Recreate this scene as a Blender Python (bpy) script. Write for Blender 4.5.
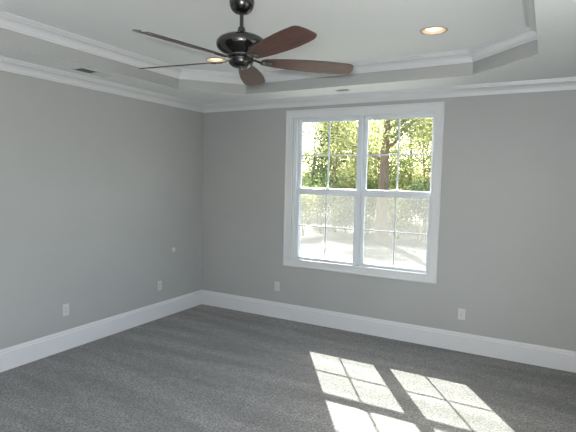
import bpy, bmesh, math, random
from mathutils import Vector, Matrix
for o in list(bpy.data.objects): bpy.data.objects.remove(o)
SC = bpy.context.scene
COL = SC.collection

# ---------------------------------------------------------------- camera
CAM = Vector((4.1888, -5.1548, 1.7552))
YAW, PITCH, ROLL = -0.5029, -0.0757, 0.0217
F = Vector((math.sin(YAW)*math.cos(PITCH), math.cos(YAW)*math.cos(PITCH), math.sin(PITCH)))
R0 = Vector((math.cos(YAW), -math.sin(YAW), 0)); U0 = R0.cross(F)
RR = R0*math.cos(ROLL) + U0*math.sin(ROLL); UU = U0*math.cos(ROLL) - R0*math.sin(ROLL)
cd = bpy.data.cameras.new('camera'); cam = bpy.data.objects.new('camera', cd); COL.objects.link(cam)
cam.matrix_world = Matrix(((RR.x, UU.x, -F.x, CAM.x), (RR.y, UU.y, -F.y, CAM.y), (RR.z, UU.z, -F.z, CAM.z), (0, 0, 0, 1)))
cd.sensor_width = 36; cd.lens = 473.46*36/576; cd.clip_start = .02; cd.clip_end = 400
SC.camera = cam

# ---------------------------------------------------------------- light and exposure
SUN_DIR = Vector((.714, -1.088, -1)).normalized()          # direction of travel
W = bpy.data.worlds.new('world'); SC.world = W; W.use_nodes = True
wn = W.node_tree; bg = wn.nodes['Background']
sky = wn.nodes.new('ShaderNodeTexSky'); sky.sky_type = 'NISHITA'; sky.sun_disc = False
sky.sun_elevation = math.radians(38); sky.sun_rotation = math.atan2(-SUN_DIR.x, -SUN_DIR.y)
sky.air_density = 1.0; sky.dust_density = 3.0
wn.links.new(sky.outputs[0], bg.inputs[0]); bg.inputs[1].default_value = 1.12
sl = bpy.data.lights.new('sun', 'SUN'); sl.energy = 47; sl.angle = .009; sl.color = (1, .965, .88)
so = bpy.data.objects.new('sun', sl); COL.objects.link(so)
so.rotation_euler = (-SUN_DIR).to_track_quat('Z', 'Y').to_euler(); so.location = (-6, 12, 14)
# the camera's own built-in flash, just up and left of the lens
fl = bpy.data.lights.new('camera_flash', 'POINT'); fl.energy = 305; fl.shadow_soft_size = .018; fl.color = (1, .99, .985)
fo = bpy.data.objects.new('camera_flash', fl); COL.objects.link(fo)
fo.location = CAM - RR*.06 + UU*.09 - F*.02
SC.view_settings.view_transform = 'Standard'; SC.view_settings.look = 'None'
SC.view_settings.exposure = 0.0; SC.view_settings.gamma = 1; SC.view_settings.use_curve_mapping = False

# ---------------------------------------------------------------- materials
def mat(name, col, rough=.6, metal=0, **kw):
    m = bpy.data.materials.new(name); m.use_nodes = True
    b = m.node_tree.nodes['Principled BSDF']
    b.inputs['Base Color'].default_value = (*col, 1); b.inputs['Roughness'].default_value = rough
    b.inputs['Metallic'].default_value = metal
    for k, v in kw.items(): b.inputs[k.replace('_', ' ')].default_value = v
    return m
def N(m, t, **kw):
    n = m.node_tree.nodes.new(t)
    for k, v in kw.items(): setattr(n, k, v)
    return n
def L(m, a, b): m.node_tree.links.new(a, b)
def noise_var(m, scale, lo, hi, coord='Object', detail=3, bump=0, stretch=None, bscale=None, bdist=.01):
    b = m.node_tree.nodes['Principled BSDF']
    tc = N(m, 'ShaderNodeTexCoord'); src = tc.outputs[coord]
    if stretch:
        mp = N(m, 'ShaderNodeMapping'); mp.inputs['Scale'].default_value = stretch; L(m, src, mp.inputs[0]); src = mp.outputs[0]
    n = N(m, 'ShaderNodeTexNoise'); n.inputs['Scale'].default_value = scale; n.inputs['Detail'].default_value = detail
    L(m, src, n.inputs['Vector'])
    r = N(m, 'ShaderNodeValToRGB'); r.color_ramp.elements[0].position = .3; r.color_ramp.elements[1].position = .7
    r.color_ramp.elements[0].color = (*lo, 1); r.color_ramp.elements[1].color = (*hi, 1)
    L(m, n.outputs[0], r.inputs[0]); L(m, r.outputs[0], b.inputs['Base Color'])
    if bump:
        n2 = N(m, 'ShaderNodeTexNoise'); n2.inputs['Scale'].default_value = bscale or scale; n2.inputs['Detail'].default_value = 2
        L(m, tc.outputs[coord], n2.inputs['Vector'])
        bp = N(m, 'ShaderNodeBump'); bp.inputs['Strength'].default_value = bump; bp.inputs['Distance'].default_value = bdist
        L(m, n2.outputs[0], bp.inputs['Height']); L(m, bp.outputs[0], b.inputs['Normal'])
    return m
WALL_C = (.325, .335, .325)
M_wall = noise_var(mat('grey_wall_paint', WALL_C, .55), 1.2, (.320, .328, .322), (.334, .342, .336), bump=.12, bscale=160, bdist=.002)
M_ceil = noise_var(mat('ceiling_paint', (.6, .62, .63), .8), 1.5, (.78, .80, .80), (.80, .82, .82), bump=.1, bscale=120, bdist=.002)
M_trim = mat('white_trim_paint', (.565, .58, .595), .38)
M_vinyl = mat('white_vinyl', (.58, .62, .66), .35)
M_plate = mat('white_plastic', (.50, .505, .505), .35)
M_slot = mat('dark_slot', (.03, .03, .03), .6)
M_vent = mat('white_vent_metal', (.62, .64, .64), .45)
M_duct_shade = mat('duct_shade', (.02, .02, .02), .8)  # near-black colour standing in for the shade inside a duct
M_chrome = mat('black_nickel', (.085, .085, .083), .10, .95)
M_bright = mat('polished_nickel', (.55, .53, .48), .18, 1.0)
M_iron = mat('pewter_iron', (.26, .25, .23), .22, 1.0)
M_lock = mat('lock_white', (.8, .8, .8), .4)
# wood of the blades
M_wood = mat('walnut_blade', (.10, .045, .03), .32)
noise_var(M_wood, 5, (.040, .015, .010), (.125, .055, .038), stretch=(1, 14, 1), detail=5)
M_edge = mat('blade_edge', (.035, .03, .028), .35)
# carpet
M_carpet = mat('grey_carpet', (.13, .13, .125), .95)
def carpet():
    m = M_carpet; b = m.node_tree.nodes['Principled BSDF']; tc = N(m, 'ShaderNodeTexCoord')
    def noise(scale, detail, st=None, rot=0):
        mp = N(m, 'ShaderNodeMapping'); mp.inputs['Scale'].default_value = st or (1, 1, 1); mp.inputs['Rotation'].default_value = (0, 0, rot)
        L(m, tc.outputs['Object'], mp.inputs[0])
        n = N(m, 'ShaderNodeTexNoise'); n.inputs['Scale'].default_value = scale; n.inputs['Detail'].default_value = detail
        L(m, mp.outputs[0], n.inputs['Vector']); return n.outputs[0]
    def rng(x, a, c, lo, hi):
        r = N(m, 'ShaderNodeMapRange'); r.inputs[1].default_value = a; r.inputs[2].default_value = c; r.inputs[3].default_value = lo; r.inputs[4].default_value = hi
        L(m, x, r.inputs[0]); return r.outputs[0]
    def mul(x, y):
        q = N(m, 'ShaderNodeMath', operation='MULTIPLY'); L(m, x, q.inputs[0]); L(m, y, q.inputs[1]); return q.outputs[0]
    fine = rng(noise(60, 4), .36, .64, .42, 1.62)
    mid = rng(noise(14, 3), .3, .7, .8, 1.2)
    # vacuum strokes: the pile lies over in alternating bands, broken up along their length
    w1 = rng(noise(1.0, 1.5, (.75, 5.2, 1), .05), .40, .60, .84, 1.17)
    w2 = rng(noise(1.1, 2, (1.0, 4.2, 1), -.22), .4, .6, .92, 1.08)
    v = mul(mul(fine, mid), mul(w1, w2))
    mx = N(m, 'ShaderNodeMix', data_type='RGBA', blend_type='MULTIPLY'); mx.inputs[0].default_value = 1
    mx.inputs[6].default_value = (.106, .1085, .105, 1); L(m, v, mx.inputs[7]); L(m, mx.outputs[2], b.inputs['Base Color'])
    bp = N(m, 'ShaderNodeBump'); bp.inputs['Strength'].default_value = .7; bp.inputs['Distance'].default_value = .01
    L(m, noise(160, 2), bp.inputs['Height']); L(m, bp.outputs[0], b.inputs['Normal'])
    b.inputs['Sheen Weight'].default_value = .25; b.inputs['Sheen Roughness'].default_value = .5
carpet()
# glass and insect screen
def glass():
    m = bpy.data.materials.new('window_glass'); m.use_nodes = True; nt = m.node_tree; nt.nodes.clear()
    o = nt.nodes.new('ShaderNodeOutputMaterial'); t = nt.nodes.new('ShaderNodeBsdfTransparent'); g = nt.nodes.new('ShaderNodeBsdfGlossy')
    t.inputs[0].default_value = (.93, .95, .94, 1); g.inputs['Roughness'].default_value = .02
    mx = nt.nodes.new('ShaderNodeMixShader'); lw = nt.nodes.new('ShaderNodeLayerWeight'); pw = nt.nodes.new('ShaderNodeMath'); pw.operation = 'POWER'; pw.inputs[1].default_value = 4
    fr = nt.nodes.new('ShaderNodeMath'); fr.operation = 'MULTIPLY_ADD'; fr.inputs[1].default_value = .8; fr.inputs[2].default_value = .04
    nt.links.new(lw.outputs['Facing'], pw.inputs[0]); nt.links.new(pw.outputs[0], fr.inputs[0])
    nt.links.new(fr.outputs[0], mx.inputs[0]); nt.links.new(t.outputs[0], mx.inputs[1]); nt.links.new(g.outputs[0], mx.inputs[2]); nt.links.new(mx.outputs[0], o.inputs[0])
    return m
def screenmat():
    m = bpy.data.materials.new('insect_screen_mesh'); m.use_nodes = True; nt = m.node_tree; nt.nodes.clear()
    o = nt.nodes.new('ShaderNodeOutputMaterial'); t = nt.nodes.new('ShaderNodeBsdfTransparent')
    d = nt.nodes.new('ShaderNodeBsdfDiffuse'); d.inputs[0].default_value = (.16, .16, .155, 1)
    tl = nt.nodes.new('ShaderNodeBsdfTranslucent'); tl.inputs[0].default_value = (.115, .115, .11, 1)
    ad = nt.nodes.new('ShaderNodeAddShader'); mx = nt.nodes.new('ShaderNodeMixShader'); mx.inputs[0].default_value = .34
    nt.links.new(d.outputs[0], ad.inputs[0]); nt.links.new(tl.outputs[0], ad.inputs[1])
    nt.links.new(t.outputs[0], mx.inputs[1]); nt.links.new(ad.outputs[0], mx.inputs[2]); nt.links.new(mx.outputs[0], o.inputs[0])
    return m
M_glass = glass(); M_screen = screenmat()
M_bulb = bpy.data.materials.new('lit_lamp_lens'); M_bulb.use_nodes = True
_b = M_bulb.node_tree.nodes['Principled BSDF']; _b.inputs['Emission Color'].default_value = (1, .80, .52, 1); _b.inputs['Emission Strength'].default_value = 1.35
_b.inputs['Base Color'].default_value = (.8, .75, .65, 1)
M_ring = mat('satin_trim_ring', (.42, .38, .35), .4)
M_reflector = mat('warm_reflector', (.75, .62, .48), .35)

# ---------------------------------------------------------------- mesh helpers
def obj(name, bm, m, parent=None, smooth=False, kind=None, loc=None):
    me = bpy.data.meshes.new(name); bmesh.ops.recalc_face_normals(bm, faces=bm.faces); bm.to_mesh(me); bm.free()
    for mm in (m if isinstance(m, (list, tuple)) else [m]): me.materials.append(mm)
    if smooth:
        for p in me.polygons: p.use_smooth = True
        me.set_sharp_from_angle(angle=math.radians(40))
    o = bpy.data.objects.new(name, me); COL.objects.link(o)
    if parent: o.parent = parent
    if loc: o.location = loc
    if kind: o['kind'] = kind
    return o
def tag(o, label=None, cat=None, group=None, kind=None):
    for k, v in (('label', label), ('category', cat), ('group', group), ('kind', kind)):
        if v: o[k] = v
    return o
def empty(name, loc=(0, 0, 0), rot=(0, 0, 0)):
    o = bpy.data.objects.new(name, None); COL.objects.link(o); o.location = loc; o.rotation_euler = rot; o.empty_display_size = .1
    return o
def box(bm, a, b, bev=0):
    r = bmesh.ops.create_cube(bm, size=1, matrix=Matrix.Translation([(a[i]+b[i])/2 for i in range(3)]) @ Matrix.Diagonal([abs(b[i]-a[i]) for i in range(3)]+[1]))
    if bev:
        es = list({e for v in r['verts'] for e in v.link_edges}); bmesh.ops.bevel(bm, geom=es, offset=bev, segments=2, affect='EDGES', profile=.5)
def lathe(bm, prof, n=48, cx=0, cy=0):
    rings = []
    for r, z in prof:
        if r < 1e-6: rings.append([bm.verts.new((cx, cy, z))])
        else: rings.append([bm.verts.new((cx+r*math.cos(2*math.pi*i/n), cy+r*math.sin(2*math.pi*i/n), z)) for i in range(n)])
    for a, b in zip(rings, rings[1:]):
        for i in range(n):
            j = (i+1) % n
            if len(a) == 1 and len(b) == 1: continue
            if len(a) == 1: bm.faces.new((a[0], b[i], b[j]))
            elif len(b) == 1: bm.faces.new((a[i], a[j], b[0]))
            else: bm.faces.new((a[i], a[j], b[j], b[i]))
def sweep(bm, pts, prof, closed, z):
    """sweep profile (inward offset, dz) along a polyline in plan; inward is to the LEFT of travel"""
    n = len(pts); P = [Vector(p).to_2d() for p in pts]; rings = []
    for i in range(n):
        if closed or 0 < i < n-1:
            a = (P[i]-P[i-1]).normalized(); b = (P[(i+1) % n]-P[i]).normalized()
            na = Vector((-a.y, a.x)); nb = Vector((-b.y, b.x)); m = (na+nb); m = m/(m.dot(na))
        else:
            d = (P[1]-P[0] if i == 0 else P[-1]-P[-2]).normalized(); m = Vector((-d.y, d.x))
        rings.append([bm.verts.new((P[i].x+m.x*u, P[i].y+m.y*u, z+dz)) for u, dz in prof])
    k = len(prof)
    for i in range(n if closed else n-1):
        A, B = rings[i], rings[(i+1) % n]
        for j in range(k-1): bm.faces.new((A[j], A[j+1], B[j+1], B[j]))
    if not closed:
        for r in (rings[0], rings[-1]): bm.faces.new(r)

# ---------------------------------------------------------------- room shell
W0, D0, H, H2, TZ = 4.57, -5.6, 2.74, 2.948, 2.848
WT = .14
WX0, WX1, WZ0, WZ1 = 1.405, 3.14, .76, 2.52     # window opening in the wall
bm = bmesh.new()
v = [bm.verts.new(p) for p in ((0, D0, 0), (W0, D0, 0), (W0, 0, 0), (0, 0, 0))]; bm.faces.new(v)
r = bmesh.ops.extrude_face_region(bm, geom=bm.faces[:])
bmesh.ops.translate(bm, vec=(0, 0, -.2), verts=[x for x in r['geom'] if isinstance(x, bmesh.types.BMVert)])
obj('floor', bm, M_carpet, kind='structure')
bm = bmesh.new(); box(bm, (-WT, D0-WT, -.2), (0, 0, 3.1)); obj('wall_left', bm, M_wall, kind='structure')
RY0, RY1 = -3.60, -1.92                          # unseen window added in the right wall to bring in more daylight
bm = bmesh.new()
for a, b in (((W0, D0-WT, -.2), (W0+WT, RY0, 3.1)), ((W0, RY1, -.2), (W0+WT, 0, 3.1)), ((W0, RY0, -.2), (W0+WT, RY1, WZ0)), ((W0, RY0, WZ1), (W0+WT, RY1, 3.1))): box(bm, a, b)
obj('wall_right', bm, M_wall, kind='structure')
bm = bmesh.new(); box(bm, (0, D0-WT, -.2), (W0, D0, 3.1)); obj('wall_front', bm, M_wall, kind='structure')
bm = bmesh.new()
for a, b in (((-WT, 0, -.2), (WX0, WT, 3.1)), ((WX1, 0, -.2), (W0+WT, WT, 3.1)), ((WX0, 0, -.2), (WX1, WT, WZ0)), ((WX0, 0, WZ1), (WX1, WT, 3.1))): box(bm, a, b)
obj('wall_back', bm, M_wall, kind='structure')

# tray ceiling: soffit, octagonal step, upper ceiling with two lamp holes
TX0, TX1, TY1, TY0 = .505, 4.06, -.513, -5.08
CX, CY = .52, .565
OCT = [(TX0+CX, TY0), (TX1-CX, TY0), (TX1, TY0+CY), (TX1, TY1-CY), (TX1-CX-.02, TY1-.02), (TX0+CX, TY1+.022), (TX0, TY1-CY+.02), (TX0, TY0+CY)]
CANS = [(3.325, -1.282), (1.17, -1.24)]; CAN_R = .094
def fill(bm, loops, z):
    es = []
    for lp in loops:
        vs = [bm.verts.new((x, y, z)) for x, y in lp]
        es += [bm.edges.new((vs[i], vs[(i+1) % len(vs)])) for i in range(len(vs))]
    bmesh.ops.triangle_fill(bm, edges=es, use_beauty=True)
bm = bmesh.new()
fill(bm, [[(0, D0), (W0, D0), (W0, 0), (0, 0)], OCT], H)
fill(bm, [OCT]+[[(cx+CAN_R*math.cos(a*math.pi/16), cy+CAN_R*math.sin(a*math.pi/16)) for a in range(32)] for cx, cy in CANS], H2)
nf = len(bm.faces)
for i in range(8):
    (x0, y0), (x1, y1) = OCT[i], OCT[(i+1) % 8]
    f = bm.faces.new([bm.verts.new(p) for p in ((x0, y0, H), (x1, y1, H), (x1, y1, H2), (x0, y0, H2))]); f.material_index = 1
me = obj('ceiling', bm, [M_ceil, M_wall], kind='structure')

CROWN = [(0, -.096), (.011, -.096), (.012, -.084), (.018, -.082), (.019, -.072), (.025, -.060), (.036, -.046), (.050, -.035), (.066, -.028), (.068, -.018), (.080, -.016), (.081, -.009), (.095, -.009), (.096, 0), (0, 0)]
def crown(name, pts, closed, z, m=M_trim):
    bm = bmesh.new(); sweep(bm, pts, CROWN, closed, z); return obj(name, bm, m, kind='structure')
# one crown run per wall, mitred at the corners (profile measured from the wall)
def run(name, a, b, inward, prof, z):
    """a straight run with 45 degree mitred ends in the corners"""
    bm = bmesh.new(); a = Vector(a); b = Vector(b); d = (b-a).normalized(); n = Vector(inward); A = []; B = []
    for u, dz in prof:
        pa = a+n*u+d*u; pb = b+n*u-d*u
        A.append(bm.verts.new((pa.x, pa.y, z+dz))); B.append(bm.verts.new((pb.x, pb.y, z+dz)))
    for j in range(len(prof)-1): bm.faces.new((A[j], A[j+1], B[j+1], B[j]))
    bm.faces.new(A); bm.faces.new(B)
    return obj(name, bm, M_trim, kind='structure')
corners = [(0, D0), (0, 0), (W0, 0), (W0, D0)]
sides = [((0, D0), (0, 0), (1, 0), 'left'), ((0, 0), (W0, 0), (0, -1), 'back'), ((W0, 0), (W0, D0), (-1, 0), 'right'), ((W0, D0), (0, D0), (0, 1), 'front')]
BASE = [(0, .199), (.004, .199), (.005, .190), (.009, .184), (.010, .176), (.0105, .168), (.018, .163), (.019, .157), (.019, 0), (0, 0)]
for i, (a, b, n, s) in enumerate(sides):
    run('trim_%d' % (i+1), a, b, n, CROWN, H)
    run('baseboard_'+s, a, b, n, BASE, 0)
crown('trim_5', OCT, True, H2)

# ---------------------------------------------------------------- window
GL = .045; GU = .075
# casing: picture frame of four mitred boards
bm = bmesh.new()
OX0, OX1, OZ0, OZ1 = 1.303, 3.186, .682, 2.602; CW = .097
prof = [(0, 0), (0, .016), (.006, .020), (.020, .020), (.024, .016), (CW-.012, .013), (CW-.008, .017), (CW, .015), (CW, 0)]
rings = []
for (x, z, sx, sz) in ((OX0, OZ0, 1, 1), (OX1, OZ0, -1, 1), (OX1, OZ1, -1, -1), (OX0, OZ1, 1, -1)):
    rings.append([bm.verts.new((x+sx*u, -h, z+sz*u)) for u, h in prof])
for i in range(4):
    A, B = rings[i], rings[(i+1) % 4]
    for j in range(len(prof)): bm.faces.new((A[j], A[(j+1) % len(prof)], B[(j+1) % len(prof)], B[j]))
obj('trim_6', bm, M_trim, kind='structure')
# casing of the added right-wall window
bm = bmesh.new(); rings = []
for (y, z, sy, sz) in ((RY0-.09, OZ0, 1, 1), (RY1+.09, OZ0, -1, 1), (RY1+.09, OZ1, -1, -1), (RY0-.09, OZ1, 1, -1)):
    rings.append([bm.verts.new((W0-h, y+sy*u, z+sz*u)) for u, h in prof])
for i in range(4):
    A, B = rings[i], rings[(i+1) % 4]
    for j in range(len(prof)): bm.faces.new((A[j], A[(j+1) % len(prof)], B[(j+1) % len(prof)], B[j]))
obj('trim_8', bm, M_trim, kind='structure')
# jamb liner boards lining the opening
bm = bmesh.new(); J = .012
box(bm, (WX0, .0, WZ0), (WX0+J, WT, WZ1)); box(bm, (WX1-J, .0, WZ0), (WX1, WT, WZ1))
box(bm, (WX0+J, .0, WZ1-J), (WX1-J, WT, WZ1)); box(bm, (WX0+J, .0, WZ0), (WX1-J, WT, WZ0+J))
obj('trim_7', bm, M_trim, kind='structure')

def frame_bm(bm, x0, x1, z0, z1, y0, y1, l, r, b, t, bev=.003):
    box(bm, (x0, y0, z0), (x0+l, y1, z1), bev); box(bm, (x1-r, y0, z0), (x1, y1, z1), bev)
    box(bm, (x0+l, y0, z0), (x1-r, y1, z0+b), bev); box(bm, (x0+l, y0, z1-t), (x1-r, y1, z1), bev)
def window(idx, c, x0, x1):
    root = empty('window_%d' % idx, (c, 0, WZ0)); root['kind'] = 'structure'
    def P(name, bm, m, par=root):
        for vv in bm.verts: vv.co -= Vector((c, 0, WZ0))
        o = obj(name, bm, m); o.parent = par; return o
    g0, g1 = c-.3615, c+.3615; st = .040
    zb, zt = WZ0+J, WZ1-J
    bm = bmesh.new()   # frame with the side tracks
    for (a, b) in ((x0, g0-st-.002), (g1+st+.002, x1)):
        box(bm, (a, .018, zb), (b, .13, zt), .002)
    box(bm, (x0, .018, zb), (x1, .13, zb+.012), .002); box(bm, (x0, .018, zt-.008), (x1, .13, zt), .002)
    # parting ribs in the tracks
    fr = P('window_frame', bm, M_vinyl)
    # lower sash
    zlb, zlt, zm = zb+.012, 1.660, 1.585
    bm = bmesh.new(); frame_bm(bm, g0-st, g1+st, zlb, zlt, .030, .060, st, st, .812-zlb, zlt-zm)
    box(bm, (g0+.1, .022, zlb+.006), (g1-.1, .031, zlb+.013), .002)
    ls = P('lower_sash', bm, M_vinyl)
    zc = (.812+zm)/2
    bm = bmesh.new(); box(bm, (c-.007, .041, .812), (c+.007, .049, zm)); box(bm, (g0, .0405, zc-.007), (g1, .0495, zc+.007))
    P('muntin', bm, M_vinyl, ls)
    bm = bmesh.new(); box(bm, (g0, .043, .812), (g1, .047, zm)); P('window_pane', bm, M_glass, ls)
    # upper sash
    zul, zut = 1.600, zt-.008
    ztop = 2.458
    bm = bmesh.new(); frame_bm(bm, g0-st, g1+st, zul, zut, .063, .093, st, st, 1.665-zul, zut-ztop)
    us = P('upper_sash', bm, M_vinyl)
    zc = (1.665+ztop)/2
    bm = bmesh.new(); box(bm, (c-.009, .074, 1.665), (c+.009, .082, ztop)); box(bm, (g0, .0735, zc-.009), (g1, .0825, zc+.009))
    P('muntin', bm, M_vinyl, us)
    bm = bmesh.new(); box(bm, (g0, .076, 1.665), (g1, .080, ztop)); P('window_pane', bm, M_glass, us)
    # cam lock on the meeting rail
    bm = bmesh.new(); box(bm, (c-.035, .034, zlt), (c+.035, .062, zlt+.008), .002); lathe(bm, [(0, zlt+.022), (.012, zlt+.021), (.014, zlt+.008), (0, zlt+.008)], 16, c, .050)
    box(bm, (c-.005, .036, zlt+.010), (c+.048, .046, zlt+.020), .003)
    P('sash_lock', bm, M_lock, ls)
    # insect screen outside the lower sash
    bm = bmesh.new(); frame_bm(bm, g0-.03, g1+.03, zb+.012, 1.64, .104, .114, .016, .016, .016, .016, .001)
    sc = P('screen_frame', bm, M_vinyl)
    bm = bmesh.new(); vs = [bm.verts.new(p) for p in ((g0-.02, .109, zb+.02), (g1+.02, .109, zb+.02), (g1+.02, .109, 1.632), (g0-.02, .109, 1.632))]; bm.faces.new(vs)
    P('screen_mesh', bm, M_screen, sc)
window(1, 1.850, WX0+J, 2.2725)
window(2, 2.695, 2.2725, WX1-J)
# unseen right-wall window, added for daylight: one sliding pane in a simple frame
yc = (RY0+RY1)/2
root = empty('window_3', (W0, yc, WZ0)); root['kind'] = 'structure'
bm = bmesh.new()
for a, b in (((0, RY0-yc, 0), (.12, RY0-yc+.06, WZ1-WZ0)), ((0, RY1-yc-.06, 0), (.12, RY1-yc, WZ1-WZ0)), ((0, RY0-yc+.06, 0), (.12, RY1-yc-.06, .06)), ((0, RY0-yc+.06, WZ1-WZ0-.06), (.12, RY1-yc-.06, WZ1-WZ0)), ((.03, -.03, .06), (.09, .03, WZ1-WZ0-.06))): box(bm, a, b, .002)
obj('window_frame', bm, M_vinyl, root)
for q in (-1, 1):
    bm = bmesh.new(); box(bm, (.058, q*.03, .06), (.062, q*(yc-RY0-.06), WZ1-WZ0-.06)); obj('window_pane', bm, M_glass, root)

# ---------------------------------------------------------------- ceiling fan
FX, FY = 2.356, -2.513
fan = empty('ceiling_fan', (FX, FY, H2))
tag(fan, 'five-bladed ceiling fan, dark nickel body and walnut blades, hanging from the tray ceiling', 'ceiling fan')
Z = lambda z: z-H2
def FP(name, bm, m, par=fan, smooth=True): return obj(name, bm, m, par, smooth)
bm = bmesh.new(); lathe(bm, [(0, 0), (.080, 0), (.082, -.006), (.082, -.04), (.079, -.060), (.072, -.080), (.060, -.096), (.044, -.106), (.024, -.110), (0, -.110)])
FP('canopy', bm, M_chrome)
bm = bmesh.new(); lathe(bm, [(0, -.10), (.0125, -.10), (.0125, -.235), (0, -.235)], 20); FP('downrod', bm, M_chrome)
bm = bmesh.new(); lathe(bm, [(0, -.198), (.020, -.198), (.024, -.208), (.028, -.228), (.040, -.245), (.042, -.252), (0, -.252)], 32)
lathe(bm, [(0, -.219), (.006, -.219), (.006, -.231), (0, -.231)], 10, .026, -.02)
FP('coupling', bm, M_chrome)
bm = bmesh.new()
lathe(bm, [(0, -.244), (.042, -.244), (.080, -.249), (.118, -.259), (.146, -.274), (.161, -.291), (.165, -.308), (.162, -.325), (.152, -.341), (.134, -.355), (.112, -.366), (.094, -.373), (.088, -.379), (.088, -.388), (.084, -.392), (0, -.392)], 64)
FP('motor_housing', bm, M_chrome)
bm = bmesh.new(); lathe(bm, [(0, -.392), (.066, -.392), (.068, -.398), (.066, -.412), (.080, -.416), (.082, -.424), (.076, -.438), (.060, -.450), (.036, -.458), (.012, -.460), (0, -.460)], 48)
sw = FP('switch_housing', bm, M_chrome)
bm = bmesh.new(); lathe(bm, [(0, -.458), (.012, -.458), (.013, -.464), (.008, -.470), (0, -.472)], 20); FP('finial', bm, M_bright, sw)
# blade: outline in its own plane, root to tip along x, pitched about x
BL0, BL1 = .135, .795
def blade_bm():
    bm = bmesh.new()
    up = [(0, .030), (.03, .042), (.10, .054), (.20, .066), (.32, .076), (.44, .080), (.54, .077), (.60, .071), (.632, .062), (.650, .050)]
    lo = [(.655, .036), (.652, -.010), (.640, -.050), (.622, -.067), (.600, -.073), (.52, -.078), (.42, -.080), (.30, -.076), (.18, -.066), (.09, -.053), (.03, -.040), (0, -.028)]
    pts = up+lo; th = .005
    T = [bm.verts.new((x, y*1.07, th/2)) for x, y in pts]; B = [bm.verts.new((x, y*1.07, -th/2)) for x, y in pts]
    bm.faces.new(T); bm.faces.new(B[::-1])
    for i in range(len(pts)):
        f = bm.faces.new((T[i], T[(i+1) % len(pts)], B[(i+1) % len(pts)], B[i])); f.material_index = 1
    return bm
def iron_bm():
    """flat cast arm from the flywheel to the blade, widening to a screw plate"""
    bm = bmesh.new()
    st = [(.060, .016, -.402), (.085, .012, -.404), (.105, .010, -.409), (.125, .012, -.4155), (.145, .020, -.4175), (.175, .026, -.4175), (.205, .024, -.4175), (.225, .012, -.4175)]
    prev = None
    for x, w, z in st:
        ring = [bm.verts.new(p) for p in ((x, -w, z-.003), (x, w, z-.003), (x, w*.8, z+.003), (x, -w*.8, z+.003))]
        if prev:
            for j in range(4): bm.faces.new((prev[j], prev[(j+1) % 4], ring[(j+1) % 4], ring[j]))
        else: bm.faces.new(ring)
        prev = ring
    bm.faces.new(prev)
    for sx, sy in ((.155, .012), (.155, -.012), (.200, 0)): lathe(bm, [(0, -.4235), (.004, -.4225), (.005, -.4205), (0, -.4205)], 10, sx, sy)
    return bm
PH0 = math.radians(259.13); PITCHB = math.radians(-13.5)
b0 = i0 = None
for k in range(5):
    a = PH0-k*2*math.pi/5
    if b0 is None:
        b0 = FP('blade', blade_bm(), [M_wood, M_edge], smooth=False); i0 = FP('blade_iron', iron_bm(), M_iron)
        b, ir = b0, i0
    else:
        b = b0.copy(); COL.objects.link(b); ir = i0.copy(); COL.objects.link(ir); b.parent = fan; ir.parent = fan
    ca, sa = math.cos(a), math.sin(a)
    b.rotation_mode = ir.rotation_mode = 'QUATERNION'
    rot = Matrix.Rotation(a, 3, 'Z') @ Matrix.Rotation(PITCHB, 3, 'X')
    b.location = (BL0*ca, BL0*sa, -.412); b.rotation_quaternion = rot.to_quaternion()
    # the iron carries the same pitch about the blade axis, at blade height
    T0 = Matrix.Translation((0, 0, -.412)) @ rot.to_4x4() @ Matrix.Translation((0, 0, .412+.0015))
    ir.location = T0.translation; ir.rotation_quaternion = T0.to_quaternion()

# ---------------------------------------------------------------- recessed lamps
def can(x, y, label):
    root = empty('recessed_light', (x, y, H2)); tag(root, label, 'recessed light', 'recessed lights in the tray ceiling')
    bm = bmesh.new(); lathe(bm, [(.090, -.001), (.093, -.006), (.101, -.006), (.106, -.001), (.106, 0), (.095, .001), (.090, -.001)], 48); o = obj('trim_ring', bm, M_ring, root, True)
    bm = bmesh.new(); lathe(bm, [(.0925, 0), (.090, .001), (.086, .02), (.080, .05), (.080, .10), (0, .10)], 40); obj('reflector', bm, M_reflector, root, True)
    bm = bmesh.new(); lathe(bm, [(0, .003), (.035, .005), (.060, .011), (.074, .022), (.072, .040), (.045, .075), (0, .09)], 32); obj('bulb', bm, M_bulb, root, True)
    l = bpy.data.lights.new('lamp_light', 'SPOT'); l.energy = 14; l.color = (1, .78, .52); l.spot_size = math.radians(120); l.spot_blend = .6; l.shadow_soft_size = .05
    lo = bpy.data.objects.new('lamp_light', l); COL.objects.link(lo); lo.parent = root; lo.location = (0, 0, -.004)
can(CANS[0][0], CANS[0][1], 'round recessed ceiling light with a warm glow, right of the fan, fully in view')
can(CANS[1][0], CANS[1][1], 'round recessed ceiling light half hidden behind the ceiling fan motor and blades')

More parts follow.
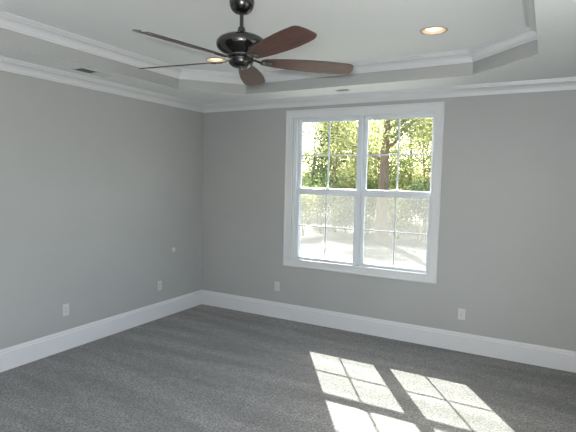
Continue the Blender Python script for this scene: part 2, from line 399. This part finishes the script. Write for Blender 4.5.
# ---------------------------------------------------------------- registers
def register(x, y, lx, ly, label, along):
    root = empty('ceiling_vent', (x, y, H)); tag(root, label, 'ceiling vent', 'ceiling vents in the soffit')
    bm = bmesh.new(); w = .015; t = .004
    for a, b in (((-lx/2, -ly/2), (lx/2, -ly/2+w)), ((-lx/2, ly/2-w), (lx/2, ly/2)), ((-lx/2, -ly/2+w), (-lx/2+w, ly/2-w)), ((lx/2-w, -ly/2+w), (lx/2, ly/2-w))):
        box(bm, (a[0], a[1], -t), (b[0], b[1], 0), .0015)
    obj('vent_frame', bm, M_vent, root)
    bm = bmesh.new(); box(bm, (-lx/2+w, -ly/2+w, -.0015), (lx/2-w, ly/2-w, -.0002)); obj('duct_shade_sheet', bm, M_duct_shade, root)  # flat sheet under the soffit, painted dark as the shade of the duct
    bm = bmesh.new()
    if along == 'y2':
        n = 7
        for i in range(n):
            xx = -lx/2+w+(lx-2*w)*(i+.5)/n
            r = bmesh.ops.create_cube(bm, size=1, matrix=Matrix.Translation((xx, 0, -.006)) @ Matrix.Rotation(math.radians(35), 4, 'Y') @ Matrix.Diagonal((.010, ly-2*w, .001, 1)))
    else:
        n = int((ly-2*w)/.02)
        for i in range(n):
            yy = -ly/2+w+(ly-2*w)*(i+.5)/n
            tilt = 18 if (along == 'x' or i < n*.5) else -38        # two banks of louvres thrown opposite ways
            r = bmesh.ops.create_cube(bm, size=1, matrix=Matrix.Translation((0, yy, -.006)) @ Matrix.Rotation(math.radians(tilt), 4, 'X') @ Matrix.Diagonal((lx-2*w, .014, .001, 1)))
    obj('louvre', bm, M_vent, root)
register(.315, -2.03, .16, .36, 'white slotted vent in the left soffit above the long blank wall', 'y')
register(2.165, -.315, .17, .09, 'small white slotted vent in the soffit just above the window', 'x')

# ---------------------------------------------------------------- outlets
def outlet(loc, rz, label):
    root = empty('wall_outlet', loc, (0, 0, rz)); tag(root, label, 'outlet', 'duplex outlets low on the walls')
    bm = bmesh.new(); box(bm, (-.036, -.006, -.059), (.036, 0, .059), .0025); obj('cover_plate', bm, M_plate, root)
    for s in (-1, 1):
        bm = bmesh.new(); box(bm, (-.0165, -.0085, s*.0195-.014), (.0165, -.006, s*.0195+.014), .001); rc = obj('receptacle', bm, M_plate, root)
        bm = bmesh.new()
        box(bm, (-.0085, -.0092, s*.0195-.001), (-.0062, -.0085, s*.0195+.008)); box(bm, (.0062, -.0092, s*.0195-.001), (.0085, -.0085, s*.0195+.008))
        box(bm, (-.002, -.0092, s*.0195-.010), (.002, -.0085, s*.0195-.006)); obj('slot', bm, M_slot, rc)
    bm = bmesh.new(); lathe(bm, [(0, .0015), (.003, .001), (.0035, 0), (0, 0)], 12); o = obj('screw', bm, M_bright, root); o.rotation_euler = (math.pi/2, 0, 0); o.location = (0, -.006, 0)
outlet((0, -2.131, .408), math.pi/2, 'white duplex outlet on the left wall, the one farther from the room corner')
outlet((0, -.825, .410), math.pi/2, 'white duplex outlet on the left wall below the small round cover, near the corner')
outlet((1.218, 0, .403), 0, 'white duplex outlet on the window wall, between the corner and the window')
outlet((3.455, 0, .395), 0, 'white duplex outlet on the window wall, right of the window')
root = empty('cable_cover', (0, -.573, .828), (0, 0, math.pi/2)); tag(root, 'small round white cover on the left wall above the outlet near the corner', 'wall cover')
bm = bmesh.new(); lathe(bm, [(0, .006), (.024, .006), (.031, .004), (.034, 0), (0, 0)], 32); o = obj('cover_disc', bm, M_plate, root, True); o.rotation_euler = (math.pi/2, 0, 0)
bm = bmesh.new(); lathe(bm, [(0, .011), (.006, .011), (.007, .006), (0, .006)], 16); o = obj('cable_nipple', bm, M_plate, root, True); o.rotation_euler = (math.pi/2, 0, 0)

# ---------------------------------------------------------------- outdoors
GZ = -.45
M_ground = noise_var(mat('sandy_ground', (.4, .37, .28), .95), .55, (.05, .046, .034), (.17, .162, .13), detail=8, bump=.5, bscale=3, bdist=.05)
bm = bmesh.new()
rg = random.Random(4); nx = 60
gv = {}
for i in range(nx+1):
    for j in range(nx+1):
        x = -60+120*i/nx; y = -30+125*j/nx
        gv[i, j] = bm.verts.new((x, y, GZ+(rg.uniform(-.05, .06) if y > 3 else 0)+max(0, (y-30))*.02))
for i in range(nx):
    for j in range(nx): bm.faces.new((gv[i, j], gv[i+1, j], gv[i+1, j+1], gv[i, j+1]))
tag(obj('ground', bm, M_ground, smooth=True), kind='structure')

def leafmat(name, c1, c2, tr):
    m = bpy.data.materials.new(name); m.use_nodes = True; nt = m.node_tree; nt.nodes.clear()
    o = nt.nodes.new('ShaderNodeOutputMaterial'); d = nt.nodes.new('ShaderNodeBsdfDiffuse'); t = nt.nodes.new('ShaderNodeBsdfTranslucent')
    mx = nt.nodes.new('ShaderNodeMixShader'); mx.inputs[0].default_value = tr
    gi = nt.nodes.new('ShaderNodeNewGeometry'); r = nt.nodes.new('ShaderNodeValToRGB')
    r.color_ramp.elements[0].color = (*c1, 1); r.color_ramp.elements[1].color = (*c2, 1)
    nt.links.new(gi.outputs['Random Per Island'], r.inputs[0]); nt.links.new(r.outputs[0], d.inputs[0]); nt.links.new(r.outputs[0], t.inputs[0])
    nt.links.new(d.outputs[0], mx.inputs[1]); nt.links.new(t.outputs[0], mx.inputs[2]); nt.links.new(mx.outputs[0], o.inputs[0])
    return m
ML = [leafmat('leaf_yellow_green', (.20, .22, .08), (.46, .46, .22), .55), leafmat('leaf_green', (.12, .16, .06), (.32, .36, .15), .55), leafmat('leaf_dark', (.04, .07, .035), (.13, .18, .08), .5)]
M_bark = noise_var(mat('bark', (.1, .07, .05), .9), 6, (.12, .075, .042), (.27, .18, .11), stretch=(3, 3, .6), bump=.5, bscale=12, bdist=.03)
def leaves(rnd, clumps, n, size):
    size *= .72
    vs, fs = [], []
    wsum = sum(c[3]**2 for c in clumps)
    for (cx, cy, cz, cr, fl) in clumps:
        for _ in range(int(n*cr*cr/wsum)):
            d = Vector((rnd.gauss(0, 1), rnd.gauss(0, 1), rnd.gauss(0, 1))).normalized()*cr*(rnd.random()**.45)
            p = Vector((cx+d.x, cy+d.y, cz+d.z*fl))
            a = Vector((rnd.gauss(0, 1), rnd.gauss(0, 1), rnd.gauss(0, .6))).normalized(); b = a.cross(Vector((rnd.gauss(0, 1), rnd.gauss(0, 1), rnd.gauss(0, 1)))).normalized()
            s = size*rnd.uniform(.6, 1.3); i = len(vs)
            vs += [p-a*s*.6, p+b*s*.28-a*s*.05, p+a*s*.6, p-b*s*.28-a*s*.05]; fs.append((i, i+1, i+2, i+3))
    me = bpy.data.meshes.new('foliage'); me.from_pydata([tuple(v) for v in vs], [], fs); return me
def tube(bm, pts, n=10):
    prev = None
    for i, (p, r) in enumerate(pts):
        p = Vector(p); d = (Vector(pts[min(i+1, len(pts)-1)][0])-Vector(pts[max(i-1, 0)][0])).normalized()
        u = d.orthogonal().normalized(); w = d.cross(u)
        ring = [bm.verts.new(p+(u*math.cos(2*math.pi*k/n)+w*math.sin(2*math.pi*k/n))*r) for k in range(n)]
        if prev:
            for k in range(n): bm.faces.new((prev[k], prev[(k+1) % n], ring[(k+1) % n], ring[k]))
        else: bm.faces.new(ring)
        prev = ring
    bm.faces.new(prev)
def gz(y): return GZ+max(0, y-30)*.02
def tree(x, y, h, crown_r, tr, lm, n, size, label, seed, low=.25, name='tree', group='trees beyond the window'):
    rnd = random.Random(seed); root = empty(name, (x, y, gz(y)-.05)); tag(root, label, 'tree', group)
    bm = bmesh.new(); pts = []; lx = ly = 0
    for k in range(7):
        pts.append(((lx, ly, h*.92*k/6), tr*(1.25 if k == 0 else 1)*(1-.75*k/6))); lx += rnd.uniform(-.1, .1); ly += rnd.uniform(-.1, .1)
    tube(bm, pts, 12); clumps = []
    nb = 11
    for k in range(nb):
        t = low+(1-low)*(k+.4)/nb; a = rnd.uniform(0, 6.28); q = pts[min(6, int(t*6))][0]
        rr = crown_r*(1-.55*abs(t-.55))*rnd.uniform(.45, .95)
        e = (q[0]+math.cos(a)*rr, q[1]+math.sin(a)*rr, h*t+rr*.25)
        s = (q[0], q[1], h*t*.92)
        tube(bm, [(s, tr*.35*(1-t*.5)), (((s[0]+e[0])/2, (s[1]+e[1])/2, (s[2]+e[2])/2-.05), tr*.22), (e, tr*.06)], 6)
        clumps.append((e[0], e[1], e[2], crown_r*rnd.uniform(.34, .56), .7))
        clumps.append(((s[0]+e[0])/2, (s[1]+e[1])/2, (s[2]+e[2])/2+.1, crown_r*rnd.uniform(.28, .42), .7))
    clumps.append((lx, ly, h*.95, crown_r*.45, .8))
    obj('trunk', bm, M_bark, root, True)
    me = leaves(rnd, clumps, n, size); me.materials.append(lm); c = bpy.data.objects.new('crown', me); COL.objects.link(c); c.parent = root
def shrub(x, y, h, r, lm, n, size, label, seed):
    rnd = random.Random(seed); root = empty('shrub', (x, y, gz(y))); tag(root, label, 'shrub', 'shrubs beyond the window')
    bm = bmesh.new(); clumps = []
    for k in range(7):
        a = rnd.uniform(0, 6.28); e = (math.cos(a)*r*.6*rnd.random(), math.sin(a)*r*.6*rnd.random(), h*rnd.uniform(.35, .85))
        tube(bm, [((math.cos(a)*.05, math.sin(a)*.05, -.05), .02), (e, .008)], 6); clumps.append((*e, r*rnd.uniform(.35, .6), .8))
    obj('stem', bm, M_bark, root)
    me = leaves(rnd, clumps, n, size); me.materials.append(lm); c = bpy.data.objects.new('foliage', me); COL.objects.link(c); c.parent = root
def at(px, Y):
    """ground point that the camera sees in column px at depth plane y=Y (used once, to lay out the wood)"""
    d = F+RR*((px-288)/473.46); t = (Y-CAM.y)/d.y; return CAM.x+d.x*t
# the big trunk seen right of the mullion
tree(at(383, 11.5), 11.5, 7.5, 2.3, .235, ML[0], 11000, .13, 'tall tree with a thick brown trunk, seen just right of the window mullion', 1, low=.42)
spec = [(308, 16, 5.0, 2.0, .10, 2, 8500, .15, 'dark leafy tree at the left edge of the left window'),
        (335, 14, 5.6, 2.2, .08, 0, 10500, .13, 'yellow-green tree filling the middle of the left window'),
        (352, 20, 7.5, 2.6, .13, 1, 9000, .17, 'green tree behind, seen against the window mullion'),
        (405, 17, 6.4, 2.6, .10, 1, 12000, .15, 'mid green tree in the middle of the right window'),
        (424, 14, 5.2, 1.9, .07, 0, 8500, .13, 'yellow-green tree at the right edge of the right window'),
        (372, 24, 7.2, 2.9, .14, 0, 8000, .2, 'distant yellow-green tree directly behind the thick brown trunk'),
        (322, 25, 6.0, 2.8, .14, 1, 8000, .2, 'distant green tree deep in the left window'),
        (440, 24, 8.0, 3.0, .14, 1, 6000, .18, 'distant green tree beyond the right edge of the window'),
        (462, 15, 6.2, 2.6, .10, 0, 9000, .14, 'yellow-green tree farthest right in the wood, near row'),
        (490, 20, 7.0, 3.0, .12, 1, 9000, .17, 'green tree farthest right in the wood, back row'),
        (290, 24, 8.0, 3.0, .14, 1, 6000, .18, 'distant green tree beyond the left edge of the window')]
for i, (px, Y, h, r, tr, li, n, s, lb) in enumerate(spec): tree(at(px, Y), Y, h, r, tr, ML[li], n, s, lb, 20+i, low=.16)
sh = [(303, 11.5, 1.9, 1.1, 0, 'yellow-green shrub at the far left of the left window'), (322, 13, 2.2, 1.4, 1, 'green shrub low in the middle of the left window'),
      (345, 12, 1.9, 1.2, 2, 'dark shrub beside the window mullion, left window'), (368, 14, 2.3, 1.4, 1, 'green shrub left of the thick trunk, right window'),
      (398, 13, 2.1, 1.3, 0, 'yellow-green shrub right of the thick trunk'), (420, 12.5, 2.2, 1.2, 2, 'dark shrub at the right side of the right window'),
      (436, 14, 2.4, 1.4, 1, 'green shrub just past the right edge of the window')]
for i, (px, Y, h, r, li, lb) in enumerate(sh): shrub(at(px, Y), Y, h, r, ML[li], 2600, .12, lb, 60+i)
back = [(302, 19.5, 'pale green bush far back behind the left side of the left window'), (318, 20.5, 'green bush far back behind the left window, left of its middle bar'),
        (334, 19.5, 'dark bush far back behind the left window, right of its middle bar'), (350, 20.5, 'pale bush far back close to the left of the mullion'),
        (367, 19.5, 'green bush far back just right of the mullion'), (394, 20.5, 'dark bush far back between the thick trunk and the right window middle bar'),
        (409, 19.5, 'pale green bush far back behind the right window, right of its middle bar'), (425, 20.5, 'green bush far back at the right edge of the right window'), (381, 21.5, 'pale bush far back hidden behind the thick brown trunk')]
for i, (px, Y, lb) in enumerate(back): shrub(at(px, Y), Y, 2.7, 1.5, ML[(0, 1, 2, 0, 1, 2, 0, 1, 0)[i]], 2400, .22, lb, 80+i)
